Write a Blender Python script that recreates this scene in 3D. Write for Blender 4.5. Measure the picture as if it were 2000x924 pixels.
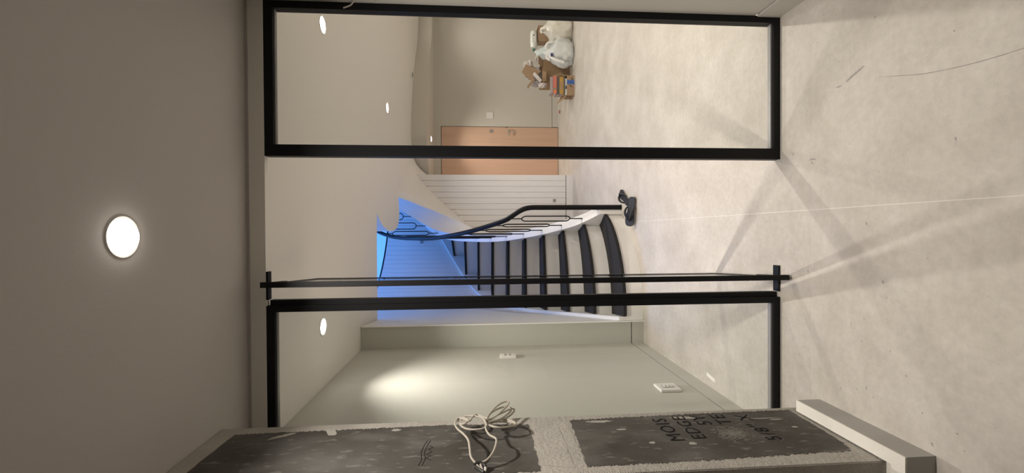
import bpy, bmesh, math, random
from mathutils import Vector, Matrix, noise
for o in list(bpy.data.objects): bpy.data.objects.remove(o)
random.seed(7)
S = bpy.context.scene
COL = S.collection

# ------------------------------------------------------------------ camera (phone held sideways: the picture's left is up)
CAM_H = 1.5
F_PX, YAW, PITCH, ROLL = 861.6, -.0095, .0752, -.0068
def cam_axes():
    f = Vector((math.sin(YAW)*math.cos(PITCH), math.cos(YAW)*math.cos(PITCH), -math.sin(PITCH)))
    r = Vector((math.cos(YAW), -math.sin(YAW), 0)); u = r.cross(f)
    cr, sr = math.cos(ROLL), math.sin(ROLL)
    return cr*r + sr*u, cr*u - sr*r, f
_r, _u, _f = cam_axes()
cd = bpy.data.cameras.new('camera'); cam = bpy.data.objects.new('camera', cd); COL.objects.link(cam)
M4 = Matrix((-_u, _r, -_f)).transposed().to_4x4(); M4.translation = Vector((0, 0, CAM_H))
cam.matrix_world = M4
cd.sensor_fit = 'HORIZONTAL'; cd.sensor_width = 36; cd.lens = 36*F_PX/2000; cd.clip_start = .02
S.camera = cam
# ------------------------------------------------------------------ world, exposure
W = bpy.data.worlds.new('world'); S.world = W; W.use_nodes = True
W.node_tree.nodes['Background'].inputs[0].default_value = (.30, .42, .62, 1)
W.node_tree.nodes['Background'].inputs[1].default_value = .15
S.view_settings.view_transform = 'Standard'; S.view_settings.look = 'None'
S.view_settings.gamma = 1; S.view_settings.use_curve_mapping = False
S.view_settings.exposure = 0.0
LAMP_COL = (1.0, .935, .855)
LAMP_W_NEAR = 23
LAMP_W_FAR = 180
BLUE_E = 5.6
Z_NEAR, Z_FAR, Z_SOF = 2.557, 2.534, 2.30      # ceilings: room of the camera, hall, lowered strip by the entrance door
YP = 2.094                                      # plane of the glass partition

# ------------------------------------------------------------------ materials
def mat(name, col, rough=.6, metal=0., noise_scale=0, amount=.0, col2=None, bump=0., bump_scale=40, spec=.5, stretch=(1, 1, 1), alpha=None, emit=None, trans=0):
    m = bpy.data.materials.new(name); m.use_nodes = True
    nt = m.node_tree; b = nt.nodes['Principled BSDF']
    b.inputs['Base Color'].default_value = (*col, 1); b.inputs['Roughness'].default_value = rough
    b.inputs['Metallic'].default_value = metal; b.inputs['Specular IOR Level'].default_value = spec
    if trans: b.inputs['Transmission Weight'].default_value = trans
    tc = nt.nodes.new('ShaderNodeTexCoord'); mp = nt.nodes.new('ShaderNodeMapping'); mp.inputs['Scale'].default_value = stretch
    geo = nt.nodes.new('ShaderNodeNewGeometry')
    nt.links.new(geo.outputs['Position'], mp.inputs[0])
    if noise_scale:
        n = nt.nodes.new('ShaderNodeTexNoise'); n.inputs['Scale'].default_value = noise_scale; n.inputs['Detail'].default_value = 6
        nt.links.new(mp.outputs[0], n.inputs['Vector'])
        r = nt.nodes.new('ShaderNodeValToRGB'); r.color_ramp.elements[0].position = .5-amount; r.color_ramp.elements[1].position = .5+amount
        r.color_ramp.elements[0].color = (*col, 1); r.color_ramp.elements[1].color = (*(col2 or col), 1)
        nt.links.new(n.outputs['Fac'], r.inputs[0]); nt.links.new(r.outputs[0], b.inputs['Base Color'])
    if bump:
        n2 = nt.nodes.new('ShaderNodeTexNoise'); n2.inputs['Scale'].default_value = bump_scale; n2.inputs['Detail'].default_value = 4
        nt.links.new(mp.outputs[0], n2.inputs['Vector'])
        bp = nt.nodes.new('ShaderNodeBump'); bp.inputs['Strength'].default_value = bump; bp.inputs['Distance'].default_value = .01
        nt.links.new(n2.outputs['Fac'], bp.inputs['Height']); nt.links.new(bp.outputs[0], b.inputs['Normal'])
    if emit:
        b.inputs['Emission Color'].default_value = (*emit[0], 1); b.inputs['Emission Strength'].default_value = emit[1]
    if alpha is not None: b.inputs['Alpha'].default_value = alpha
    return m
M = {}
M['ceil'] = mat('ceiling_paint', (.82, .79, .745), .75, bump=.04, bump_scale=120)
M['ceilnear'] = mat('near_ceiling_dimmed_paint', (.56, .525, .49), .8, bump=.04, bump_scale=120)  # dim, vignetted look of this ceiling is put into the base colour
M['wall'] = mat('wall_paint', (.53, .525, .475), .6, noise_scale=1.3, amount=.35, col2=(.565, .555, .50), bump=.03, bump_scale=90)
M['wallback'] = mat('entrance_wall_paint', (.60, .565, .50), .6, noise_scale=.9, amount=.3, col2=(.64, .605, .54))
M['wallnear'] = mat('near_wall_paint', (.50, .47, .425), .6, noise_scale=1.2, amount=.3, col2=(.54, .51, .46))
M['header'] = mat('header_paint', (.84, .81, .75), .6)
M['white'] = mat('white_paint', (.82, .80, .77), .5)
M['slat'] = mat('white_slat', (.82, .80, .77), .5)
M['gap'] = mat('shadow_gap', (.035, .032, .03), .9)
M['greygap'] = mat('ceiling_gap', (.70, .67, .65), .9)
M['black'] = mat('black_metal', (.006, .006, .007), .5, spec=.22)
M['bead'] = mat('grey_gasket', (.30, .29, .29), .35, spec=.6)
M['tread'] = mat('black_tread_wood', (.026, .025, .025), .8, noise_scale=60, amount=.3, col2=(.036, .034, .034), stretch=(1, 8, 1), spec=.08)
M['wood'] = mat('door_veneer', (.60, .385, .27), .5, noise_scale=22, amount=.3, col2=(.68, .45, .325), stretch=(1, 1, .06))
M['steel'] = mat('brushed_steel', (.55, .53, .50), .35, metal=1)
M['plastic'] = mat('white_plastic', (.80, .78, .74), .4)
M['greyplastic'] = mat('grey_plastic', (.35, .34, .33), .5)
M['plaster'] = mat('pillar_plaster', (.40, .375, .34), .9, noise_scale=9, amount=.25, col2=(.50, .47, .42), bump=.5, bump_scale=70)
M['smear'] = mat('dry_smear', (.26, .245, .22), .9, noise_scale=60, amount=.3, col2=(.18, .17, .15))
M['base'] = mat('grey_baseboard_paint', (.42, .41, .385), .5)
M['mdf'] = mat('raw_white_edge', (.80, .76, .69), .8, bump=.2, bump_scale=200)
M['ink'] = mat('black_ink', (.020, .019, .019), .95, spec=.05)
M['cable'] = mat('cream_cable', (.50, .455, .38), .5)
M['tape'] = mat('black_tape', (.03, .027, .025), .5)
M['rubber'] = mat('black_rubber', (.012, .013, .018), .6)
M['sole'] = mat('grey_sole', (.36, .34, .32), .6)
M['card'] = mat('cardboard', (.33, .215, .125), .85, noise_scale=12, amount=.3, col2=(.40, .265, .16))
M['carddark'] = mat('brown_paper_bag', (.21, .125, .058), .7, noise_scale=8, amount=.3, col2=(.32, .20, .10))
M['cardlight'] = mat('cardboard_pale', (.42, .29, .185), .85)
M['bluetape'] = mat('blue_tape', (.05, .14, .46), .4)
M['paper'] = mat('crumpled_paper', (.70, .64, .60), .8, noise_scale=20, amount=.2, col2=(.55, .48, .47))
M['film'] = mat('clear_film', (.56, .52, .52), .25, alpha=.75, noise_scale=14, amount=.25, col2=(.40, .33, .34))
M['bagwhite'] = mat('white_plastic_bag', (.76, .72, .65), .35, noise_scale=9, amount=.2, col2=(.60, .57, .49), bump=.25, bump_scale=25)
M['bagblue'] = mat('pale_blue_plastic_bag', (.60, .68, .69), .3, noise_scale=9, amount=.2, col2=(.72, .77, .77), bump=.25, bump_scale=25)
M['baggrey'] = mat('white_carrier_bag', (.70, .71, .70), .3, noise_scale=10, amount=.2, col2=(.60, .63, .63), bump=.25, bump_scale=25)
M['red'] = mat('red_cover', (.62, .17, .12), .5); M['yellow'] = mat('mustard_cover', (.48, .27, .05), .5)
M['darkcover'] = mat('charcoal_cover', (.09, .085, .085), .5); M['teal'] = mat('grey_green_cover', (.25, .27, .22), .5)
M['orange'] = mat('orange_cover', (.75, .22, .07), .5); M['whitecover'] = mat('white_cover', (.8, .78, .75), .5)
M['green'] = mat('green_cap', (.02, .14, .07), .4); M['navy'] = mat('navy_label', (.02, .03, .14), .5)
M['milky'] = mat('milky_plastic', (.72, .74, .68), .35)
M['upper'] = mat('upper_stairwell_paint', (.80, .80, .80), .6)
M['lens'] = mat('lamp_lens', (1, 1, 1), .5, emit=((1, .95, .88), 45))
M['lensnear'] = mat('near_lamp_lens', (1, 1, 1), .5, emit=((1, .95, .88), 9))
M['scrap'] = mat('pink_scrap', (.62, .30, .27), .7, noise_scale=30, amount=.1, col2=(.75, .68, .64))
M['sky'] = mat('skylight_daylight', (.2, .4, .8), .5, emit=((.10, .33, 1.0), BLUE_E))
M['mark'] = mat('dark_scuff', (.33, .30, .285), .7); M['marklight'] = mat('pale_scuff', (.82, .78, .72), .6)

def floor_mat():
    m = bpy.data.materials.new('stone_look_tile'); m.use_nodes = True; nt = m.node_tree; b = nt.nodes['Principled BSDF']
    geo = nt.nodes.new('ShaderNodeNewGeometry')
    def nz(scale, det, rough=.6):
        n = nt.nodes.new('ShaderNodeTexNoise'); n.inputs['Scale'].default_value = scale; n.inputs['Detail'].default_value = det; n.inputs['Roughness'].default_value = rough
        nt.links.new(geo.outputs['Position'], n.inputs['Vector']); return n
    def ramp(src, p0, p1, c0, c1):
        r = nt.nodes.new('ShaderNodeValToRGB'); e = r.color_ramp.elements; e[0].position = p0; e[1].position = p1; e[0].color = (*c0, 1); e[1].color = (*c1, 1)
        nt.links.new(src, r.inputs[0]); return r
    big = ramp(nz(2.6, 7, .68).outputs['Fac'], .32, .72, (.475, .43, .375), (.625, .58, .525))
    fine = ramp(nz(34, 6, .7).outputs['Fac'], .25, .75, (.86, .86, .86), (1.08, 1.08, 1.08))
    mx = nt.nodes.new('ShaderNodeMixRGB'); mx.blend_type = 'MULTIPLY'; mx.inputs[0].default_value = 1
    nt.links.new(big.outputs[0], mx.inputs[1]); nt.links.new(fine.outputs[0], mx.inputs[2])
    v = nt.nodes.new('ShaderNodeTexVoronoi'); v.inputs['Scale'].default_value = 23; nt.links.new(geo.outputs['Position'], v.inputs['Vector'])
    sp = ramp(v.outputs['Distance'], .045, .075, (.45, .45, .45), (1, 1, 1))
    gate = ramp(nz(1.7, 3).outputs['Fac'], .47, .55, (0, 0, 0), (1, 1, 1))
    mx2 = nt.nodes.new('ShaderNodeMixRGB'); mx2.blend_type = 'MULTIPLY'; nt.links.new(gate.outputs[0], mx2.inputs[0])
    nt.links.new(mx.outputs[0], mx2.inputs[1]); nt.links.new(sp.outputs[0], mx2.inputs[2]); nt.links.new(mx2.outputs[0], b.inputs['Base Color'])
    rr = ramp(nz(5, 4).outputs['Fac'], .3, .7, (.42, .42, .42), (.6, .6, .6)); nt.links.new(rr.outputs[0], b.inputs['Roughness'])
    b.inputs['Specular IOR Level'].default_value = .35
    return m
M['tile'] = floor_mat(); M['grout'] = mat('pale_grout', (.70, .67, .61), .8)

def glass_mat():
    m = bpy.data.materials.new('clear_glass'); m.use_nodes = True; nt = m.node_tree; nt.nodes.clear()
    out = nt.nodes.new('ShaderNodeOutputMaterial'); t = nt.nodes.new('ShaderNodeBsdfTransparent'); t.inputs[0].default_value = (.935, .945, .935, 1)
    g = nt.nodes.new('ShaderNodeBsdfGlossy'); g.inputs['Roughness'].default_value = .01
    lw = nt.nodes.new('ShaderNodeLayerWeight'); lw.inputs['Blend'].default_value = .5
    pw = nt.nodes.new('ShaderNodeMath'); pw.operation = 'POWER'; pw.inputs[1].default_value = 4.5; nt.links.new(lw.outputs['Facing'], pw.inputs[0])
    fr = nt.nodes.new('ShaderNodeMath'); fr.operation = 'MULTIPLY_ADD'; fr.inputs[1].default_value = .22; fr.inputs[2].default_value = .03; nt.links.new(pw.outputs[0], fr.inputs[0])
    mx = nt.nodes.new('ShaderNodeMixShader'); nt.links.new(fr.outputs[0], mx.inputs[0]); nt.links.new(t.outputs[0], mx.inputs[1]); nt.links.new(g.outputs[0], mx.inputs[2])
    nt.links.new(mx.outputs[0], out.inputs[0]); return m
M['glass'] = glass_mat()

def board_mat():
    m = bpy.data.materials.new('fibre_cement_board'); m.use_nodes = True; nt = m.node_tree; b = nt.nodes['Principled BSDF']
    geo = nt.nodes.new('ShaderNodeNewGeometry')
    def nz(scale, det, st=(1, 1, 1)):
        mp = nt.nodes.new('ShaderNodeMapping'); mp.inputs['Scale'].default_value = st; nt.links.new(geo.outputs['Position'], mp.inputs[0])
        n = nt.nodes.new('ShaderNodeTexNoise'); n.inputs['Scale'].default_value = scale; n.inputs['Detail'].default_value = det; nt.links.new(mp.outputs[0], n.inputs['Vector']); return n
    def ramp(src, p0, p1, c0, c1):
        r = nt.nodes.new('ShaderNodeValToRGB'); e = r.color_ramp.elements; e[0].position = p0; e[1].position = p1; e[0].color = (*c0, 1); e[1].color = (*c1, 1)
        nt.links.new(src, r.inputs[0]); return r
    a = ramp(nz(3.5, 5).outputs['Fac'], .35, .68, (.052, .045, .037), (.105, .098, .089))
    w = ramp(nz(7, 9, (1, 1, .6)).outputs['Fac'], .50, .68, (0, 0, 0), (.55, .55, .55))
    s = ramp(nz(45, 4, (1, 1, .35)).outputs['Fac'], .60, .66, (0, 0, 0), (.55, .55, .55))
    mx = nt.nodes.new('ShaderNodeMixRGB'); nt.links.new(w.outputs[0], mx.inputs[0]); nt.links.new(a.outputs[0], mx.inputs[1]); mx.inputs[2].default_value = (.17, .16, .148, 1)
    mx2 = nt.nodes.new('ShaderNodeMixRGB'); nt.links.new(s.outputs[0], mx2.inputs[0]); nt.links.new(mx.outputs[0], mx2.inputs[1]); mx2.inputs[2].default_value = (.24, .225, .205, 1)
    nt.links.new(mx2.outputs[0], b.inputs['Base Color']); b.inputs['Roughness'].default_value = .8
    n2 = nz(160, 3); bp = nt.nodes.new('ShaderNodeBump'); bp.inputs['Strength'].default_value = .25; bp.inputs['Distance'].default_value = .005
    nt.links.new(n2.outputs['Fac'], bp.inputs['Height']); nt.links.new(bp.outputs[0], b.inputs['Normal'])
    return m
M['board'] = board_mat()

# ------------------------------------------------------------------ mesh helpers
class MB:
    def __init__(s): s.v = []; s.f = []; s.sm = False
    def add(s, vs, fs):
        k = len(s.v); s.v += [tuple(v) for v in vs]; s.f += [tuple(i+k for i in f) for f in fs]; return s
    def box(s, x0, y0, z0, x1, y1, z1, rz=0, c=None):
        vs = [Vector((x, y, z)) for z in (z0, z1) for x, y in ((x0, y0), (x1, y0), (x1, y1), (x0, y1))]
        if rz:
            c = Vector(c or ((x0+x1)/2, (y0+y1)/2, 0)); R = Matrix.Rotation(rz, 3, 'Z'); vs = [R @ (v-c)+c for v in vs]
        return s.add(vs, [(3, 2, 1, 0), (4, 5, 6, 7), (0, 1, 5, 4), (1, 2, 6, 5), (2, 3, 7, 6), (3, 0, 4, 7)])
    def prism(s, pts, a, b, axis=2):          # polygon extruded along an axis
        def p(q, h):
            q = list(q); q.insert(axis, h); return q
        n = len(pts)
        area = sum(pts[i][0]*pts[(i+1) % n][1]-pts[(i+1) % n][0]*pts[i][1] for i in range(n))
        if (area < 0) != (axis == 1): pts = pts[::-1]
        vs = [p(q, a) for q in pts]+[p(q, b) for q in pts]
        fs = [tuple(range(n-1, -1, -1)), tuple(range(n, 2*n))]+[(i, (i+1) % n, n+(i+1) % n, n+i) for i in range(n)]
        return s.add(vs, fs)
    def tube(s, pts, r, n=8, cap=True, closed=False):
        pts = [Vector(p) for p in pts]; N = len(pts); rings = []
        rr = r if isinstance(r, (list, tuple)) else [r]*N
        prev = None
        for i, p in enumerate(pts):
            if closed: t = pts[(i+1) % N]-pts[i-1]
            else: t = pts[min(i+1, N-1)]-pts[max(i-1, 0)]
            t.normalize()
            if prev is None:
                a = Vector((0, 0, 1)) if abs(t.z) < .9 else Vector((1, 0, 0)); x = t.cross(a).normalized()
            else: x = (prev-t*prev.dot(t)).normalized()
            prev = x; y = t.cross(x)
            rings.append([p+(x*math.cos(2*math.pi*j/n)+y*math.sin(2*math.pi*j/n))*rr[i] for j in range(n)])
        vs = [v for g in rings for v in g]; fs = []
        for i in range(N if closed else N-1):
            a, b = i*n, ((i+1) % N)*n
            for j in range(n): fs.append((a+j, a+(j+1) % n, b+(j+1) % n, b+j))
        if cap and not closed: fs += [tuple(range(n-1, -1, -1)), tuple(range((N-1)*n, N*n))]
        s.sm = True
        return s.add(vs, fs)
    def lathe(s, prof, c, n=24, axis='z'):
        vs = []; fs = []
        for r, h in prof:
            for j in range(n):
                a = 2*math.pi*j/n; q = (r*math.cos(a), r*math.sin(a), h)
                if axis == 'y': q = (q[0], -q[2], q[1])
                if axis == 'x': q = (q[2], q[0], q[1])
                vs.append(Vector(c)+Vector(q))
        for i in range(len(prof)-1):
            for j in range(n): fs.append((i*n+j, i*n+(j+1) % n, (i+1)*n+(j+1) % n, (i+1)*n+j))
        fs += [tuple(range(n-1, -1, -1)), tuple(range((len(prof)-1)*n, len(prof)*n))]
        return s.add(vs, fs)
    def mesh(s, name, m, smooth=None, bevel=0):
        me = bpy.data.meshes.new(name); me.from_pydata(s.v, [], s.f); me.validate()
        bm = bmesh.new(); bm.from_mesh(me); bmesh.ops.recalc_face_normals(bm, faces=bm.faces)
        if bevel: bmesh.ops.bevel(bm, geom=[e for e in bm.edges if e.calc_face_angle(0) > .6], offset=bevel, segments=2, affect='EDGES', clamp_overlap=True)
        sm = s.sm if smooth is None else smooth
        for f in bm.faces: f.smooth = sm
        if sm:
            for e in bm.edges:
                if e.calc_face_angle(0) > .7: e.smooth = False
        bm.to_mesh(me); bm.free(); me.materials.append(M[m]); return me
    def build(s, name, m, parent=None, smooth=None, bevel=0):
        return link(name, s.mesh(name, m, smooth, bevel), parent)
def link(name, me, parent=None):
    o = bpy.data.objects.new(name, me); COL.objects.link(o)
    if parent:
        o.parent = parent; o.matrix_parent_inverse = world(parent).inverted()
    return o
def world(o):                                   # world matrix without waiting for a scene update
    m = Matrix.LocRotScale(o.location, o.rotation_euler, o.scale)
    return world(o.parent) @ o.matrix_parent_inverse @ m if o.parent else m
def tag(o, label=None, cat=None, group=None, kind=None):
    for k, v in (('label', label), ('category', cat), ('group', group), ('kind', kind)):
        if v: o[k] = v
    return o
def thing(name, label, cat, loc=(0, 0, 0), group=None):
    o = bpy.data.objects.new(name, None); o.empty_display_size = .05; o.location = loc; COL.objects.link(o)
    return tag(o, label, cat, group)
def struct(o, label=None): return tag(o, label, kind='structure')
def box(name, m, b, parent=None, bevel=0, **k): return MB().box(*b, **k).build(name, m, parent, bevel=bevel)
def cr(P, t):                                   # Catmull-Rom through P at parameter t (index)
    n = len(P); t = max(0, min(n-1.0001, t)); i = int(t); u = t-i
    p = [Vector(P[max(0, min(n-1, j))]) for j in (i-1, i, i+1, i+2)]
    return .5*((2*p[1])+(p[2]-p[0])*u+(2*p[0]-5*p[1]+4*p[2]-p[3])*u*u+(3*p[1]-p[0]-3*p[2]+p[3])*u**3)
def smooth_path(P, k=6): return [cr(P, i/k) for i in range((len(P)-1)*k)]+[Vector(P[-1])]

# ------------------------------------------------------------------ floor of large tiles
fl = struct(box('floor', 'grout', (-3.3, -3.2, -.12, 5.6, 8.6, -.0007)), 'pale grout bed under the stone-look floor tiles')
T = 1.36; tm = MB().box(0, 0, -.02, T-.003, T-.003, 0).mesh('tile', 'tile')
for i in range(-3, 5):
    for j in range(-4, 5):
        o = link('tile', tm, fl); o.location = (.095+i*T, 1.887+j*T, 0)
        # keep only what lies on the slab
        if o.location.x+T < -3.3 or o.location.x > 5.0: bpy.data.objects.remove(o)
def scuff(name, pts, w, m, z=.0006):
    pts = smooth_path([Vector((*p, 0)) for p in pts], 4); L = []; Rr = []
    for i, p in enumerate(pts):
        t = (pts[min(i+1, len(pts)-1)]-pts[max(i-1, 0)]).normalized(); nn = Vector((-t.y, t.x, 0))
        ww = w*(.35+.65*math.sin(math.pi*(i+.5)/len(pts)))*random.uniform(.6, 1.2)
        L.append((p.x+nn.x*ww, p.y+nn.y*ww)); Rr.append((p.x-nn.x*ww, p.y-nn.y*ww))
    b = MB(); n = len(pts)
    b.add([(*q, z) for q in L]+[(*q, z) for q in Rr]+[(*q, 0) for q in L]+[(*q, 0) for q in Rr], [(i, i+1, n+i+1, n+i) for i in range(n-1)]+[(i, i+1, 2*n+i+1, 2*n+i) for i in range(n-1)]+[(n+i, n+i+1, 3*n+i+1, 3*n+i) for i in range(n-1)])
    return b.build(name, m, fl)
scuff('scuff_mark', [(.605, 1.70), (.617, 1.675), (.628, 1.645), (.64, 1.615)], .006, 'mark')
scuff('scuff_mark', [(.60, 1.72), (.598, 1.735), (.60, 1.75)], .003, 'mark')
scuff('scratch', [(.573, 1.55), (.556, 1.49), (.53, 1.40), (.515, 1.32), (.505, 1.24), (.50, 1.17), (.498, 1.10), (.49, 1.0)], .0016, 'mark')
for x, y in ((-.19, 1.905), (.36, 2.0), (-.20, 1.53), (.28, 1.28), (.30, 1.88), (-.62, 1.60), (-.72, 1.35), (.02, 1.60)):
    scuff('floor_speck', [(x, y), (x+.006, y+.004), (x+.012, y+.003)], .0028, 'mark')
MB().box(-.012, -.05, 0, .012, .05, .0008, rz=-.15, c=(0, 0, 0)).build('floor_tape', 'marklight', fl).location = (-.952, 2.76, 0)
scuff('floor_speck', [(.315, 1.86), (.322, 1.885), (.318, 1.90)], .005, 'mark')

# ------------------------------------------------------------------ room of the camera
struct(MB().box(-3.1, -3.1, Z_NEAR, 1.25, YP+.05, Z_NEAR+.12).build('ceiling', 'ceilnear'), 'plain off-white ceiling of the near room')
wr = struct(box('wall_right', 'wallnear', (1.065, -3.1, .128, 1.25, YP+.07, Z_NEAR)), 'beige wall at the right end of the glass partition')
struct(box('baseboard_right', 'wallnear', (1.058, -3.1, 0, 1.25, YP-.001, .119)), 'flush beige baseboard under a thin groove, right wall')
struct(box('trim_1', 'gap', (1.072, -3.1, .119, 1.25, YP-.001, .128)), 'dark groove above the right baseboard')
struct(box('wall_rear', 'wallnear', (-3.1, -3.2, 0, 1.25, -3.1, Z_NEAR)), 'wall behind the camera')
struct(box('wall_side', 'wallnear', (-3.2, -3.1, 0, -3.1, YP+.1, Z_NEAR)), 'left wall of the near room')
struct(box('wall_front', 'wallnear', (-3.1, YP+.002, 0, -1.03, YP+.10, Z_NEAR)), 'wall running left of the glass partition')
struct(box('wall_header', 'header', (-1.03, YP, 2.472, 1.065, YP+.032, 2.541)), 'beige header strip above the glass partition')
struct(box('trim_2', 'greygap', (-1.03, YP+.007, 2.541, 1.065, YP+.032, Z_NEAR)), 'grey shadow gap between header and ceiling')

# ------------------------------------------------------------------ hall behind the glass: ceiling slab with the stair opening
R = [(.30, 4.36), (.178, 4.54), (.075, 4.71), (.011, 4.92), (-.04, 5.126), (-.08, 5.37), (-.11, 5.60), (-.125, 5.83), (-.125, 6.07), (-.12, 6.28), (-.095, 6.46), (-.02, 6.60), (.13, 6.68), (.30, 6.67), (.46, 6.55), (.575, 6.25), (.62, 5.88), (.64, 5.50)]
L = [(-.74, 3.60), (-.776, 3.93), (-.811, 4.27), (-.848, 4.615), (-.887, 4.97), (-.92, 5.33), (-.935, 5.68), (-.92, 6.03), (-.83, 6.38), (-.63, 6.72), (-.36, 7.02), (-.05, 7.25), (.30, 7.36), (.66, 7.33), (1.0, 7.14), (1.28, 6.95), (1.5, 6.6), (1.6, 6.2)]
Rn = lambda n: cr([(*p, 0) for p in R], n); Ln = lambda n: cr([(*p, 0) for p in L], n)
BH = [(.72, 7.30), (.95, 7.26), (1.12, 7.16), (1.28, 7.05), (1.40, 6.97), (1.54, 6.925), (1.80, 6.97), (2.05, 7.05), (2.52, 7.24), (2.95, 7.50), (3.25, 7.72), (3.45, 7.84), (3.85, 7.93), (4.6, 7.95)]
bh = [(p.x, p.y) for p in smooth_path([(*p, 0) for p in BH], 6)]
tongue = smooth_path([(.60, 5.74, 0), (.40, 5.83, 0), (.20, 5.86, 0), (.07, 5.70, 0), (.025, 5.42, 0), (.03, 5.15, 0), (.085, 4.85, 0), (.20, 4.58, 0)], 6)
poly = [(-1.03, YP+.03), (4.7, YP+.03), (4.7, 7.95)]+[p for p in bh[::-1] if p[0] > 1.29]+[(1.28, 7.05), (1.15, 7.12), (1.22, 6.95)]+[(.62, 5.73)]+[(p.x, p.y) for p in tongue]+[(-.90, 4.58), (-.90, 3.93), (-1.03, 3.93)]
def slab(name, m, poly, z0, z1):
    bm = bmesh.new(); vs = [bm.verts.new((x, y, z0)) for x, y in poly]
    es = [bm.edges.new((vs[i], vs[(i+1) % len(vs)])) for i in range(len(vs))]
    r = bmesh.ops.triangle_fill(bm, use_beauty=True, edges=es)
    fs = [f for f in r['geom'] if isinstance(f, bmesh.types.BMFace)]
    ex = bmesh.ops.extrude_face_region(bm, geom=fs); bmesh.ops.translate(bm, verts=[v for v in ex['geom'] if isinstance(v, bmesh.types.BMVert)], vec=(0, 0, z1-z0))
    bmesh.ops.recalc_face_normals(bm, faces=bm.faces)
    me = bpy.data.meshes.new(name); bm.to_mesh(me); bm.free(); me.materials.append(M[m]); return link(name, me)
struct(slab('ceiling', 'ceil', poly, Z_FAR, Z_FAR+.34), 'smooth off-white hall ceiling with rounded opening for the stairs')
# lowered strip along the entrance wall
struct(slab('ceiling', 'wallback', [(.72, 8.22)]+bh+[(4.6, 8.22)], Z_SOF, Z_FAR+.3), 'lowered ceiling strip with wavy front by the wooden door')

# hall walls
XL = -1.018
wl = struct(box('wall_left', 'wall', (XL-.12, YP+.1, .118, XL, 3.93, Z_FAR)), 'grey-green hall wall with switch and socket')
struct(box('baseboard_left', 'wall', (XL-.12, YP+.1, 0, XL, 3.93, .110)), 'flush grey baseboard below the dark groove, left hall wall')
struct(box('trim_3', 'gap', (XL-.12, YP+.1, .110, XL-.006, 3.93, .118)), 'thin dark groove along the left hall wall')
struct(box('wall_return', 'wall', (XL-.12, 3.93, .118, -.822, 4.03, Z_FAR)), 'short darker wall return beside the stair foot')
struct(box('baseboard_return', 'wall', (XL-.12, 3.93, 0, -.822, 4.03, .110)), 'short flush baseboard of the wall return')
struct(box('trim_4', 'gap', (XL-.12, 3.936, .110, -.850, 4.03, .118)), 'short dark groove on the wall return')
YB = 8.22
struct(box('wall_back', 'wallback', (.4, YB, .118, 4.7, YB+.15, Z_SOF)), 'beige entrance wall with wooden door')
struct(box('baseboard_back', 'wallback', (1.97, YB, 0, 4.7, YB+.15, .110)), 'flush baseboard of the entrance wall')
struct(box('trim_5', 'gap', (1.97, YB+.006, .110, 4.7, YB+.15, .118)), 'thin dark groove above entrance wall baseboard')
struct(box('wall_hall_right', 'wallback', (4.6, YP, 0, 4.75, YB, Z_FAR)), 'right wall of the hall')
struct(box('wall_hall_front', 'wallback', (1.25, YP, 0, 4.7, YP+.1, Z_FAR)), 'hall side of the wall right of the glass partition')

# wooden entrance door
d1 = bpy.data.objects.new('door_1', None); d1.location = (1.5, YB, 0); COL.objects.link(d1); struct(d1, 'flush light wood entrance door in the far wall')
box('door_leaf', 'wood', (.955, YB-.012, .008, 1.955, YB+.03, 2.172), d1)
box('door_gap', 'gap', (.945, YB-.004, 0, 1.965, YB+.02, 2.182), d1)
h = MB().lathe([(.027, 0), (.027, .008), (.010, .010), (.010, .045)], (1.885, YB-.012, .937), 16, 'y').build('door_handle', 'steel', d1)
MB().tube([(1.885, YB-.052, .937), (1.86, YB-.056, .937), (1.80, YB-.056, .935), (1.775, YB-.054, .934)], .010, 8).build('lever', 'steel', h)
box('key_card', 'steel', (1.855, YB-.020, .80, 1.872, YB-.012, .885), h)
k = MB().box(1.855, YB-.018, 1.222, 1.912, YB-.012, 1.285).build('lock_plate', 'steel', d1, bevel=.003)
box('keyhole', 'gap', (1.878, YB-.022, 1.235, 1.888, YB-.018, 1.268), k)
box('latch_edge', 'gap', (1.950, YB-.016, .95, 1.958, YB-.006, 1.0), d1)

# ------------------------------------------------------------------ stairs
RISE = .19
zc = lambda n: RISE*n+.06
ZS = {10: -.54, 11: -.54, 12: -.52, 13: -.45, 14: -.36, 15: -.29, 16: -.27, 17: -.27}
def zs(n):
    i = int(n); a = ZS.get(i, -.55); b = ZS.get(i+1, ZS.get(i, -.55)); return max(-.0, RISE*n+a+(b-a)*(n-i))
def zsl(n): return zs(n)+(.12*max(0, min(1, (n-12.5)/1.5))*max(0, min(1, (15.2-n)/1)))
BUL = {1: .175, 2: .115, 3: .06, 4: .025}
def nose(n, t, fwd=0.0):
    a, b = Rn(n), Ln(n); p = a.lerp(b, t); d = (b-a).normalized(); pr = Vector((-d.y, d.x, 0))
    if pr.dot(Rn(min(16.9, n+.5))-Rn(max(0, n-.5))) > 0: pr = -pr
    i = int(n); bu = BUL.get(i, 0)*(1-(n-i))+BUL.get(i+1, 0)*(n-i)
    return p+pr*(bu*(4*t*(1-t))**.9+fwd)
st = thing('staircase', 'curved white staircase with black treads behind the open glass door', 'staircase', (-.3, 4.0, 0))
TT = [i/10 for i in range(11)]; NS = 14
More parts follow.
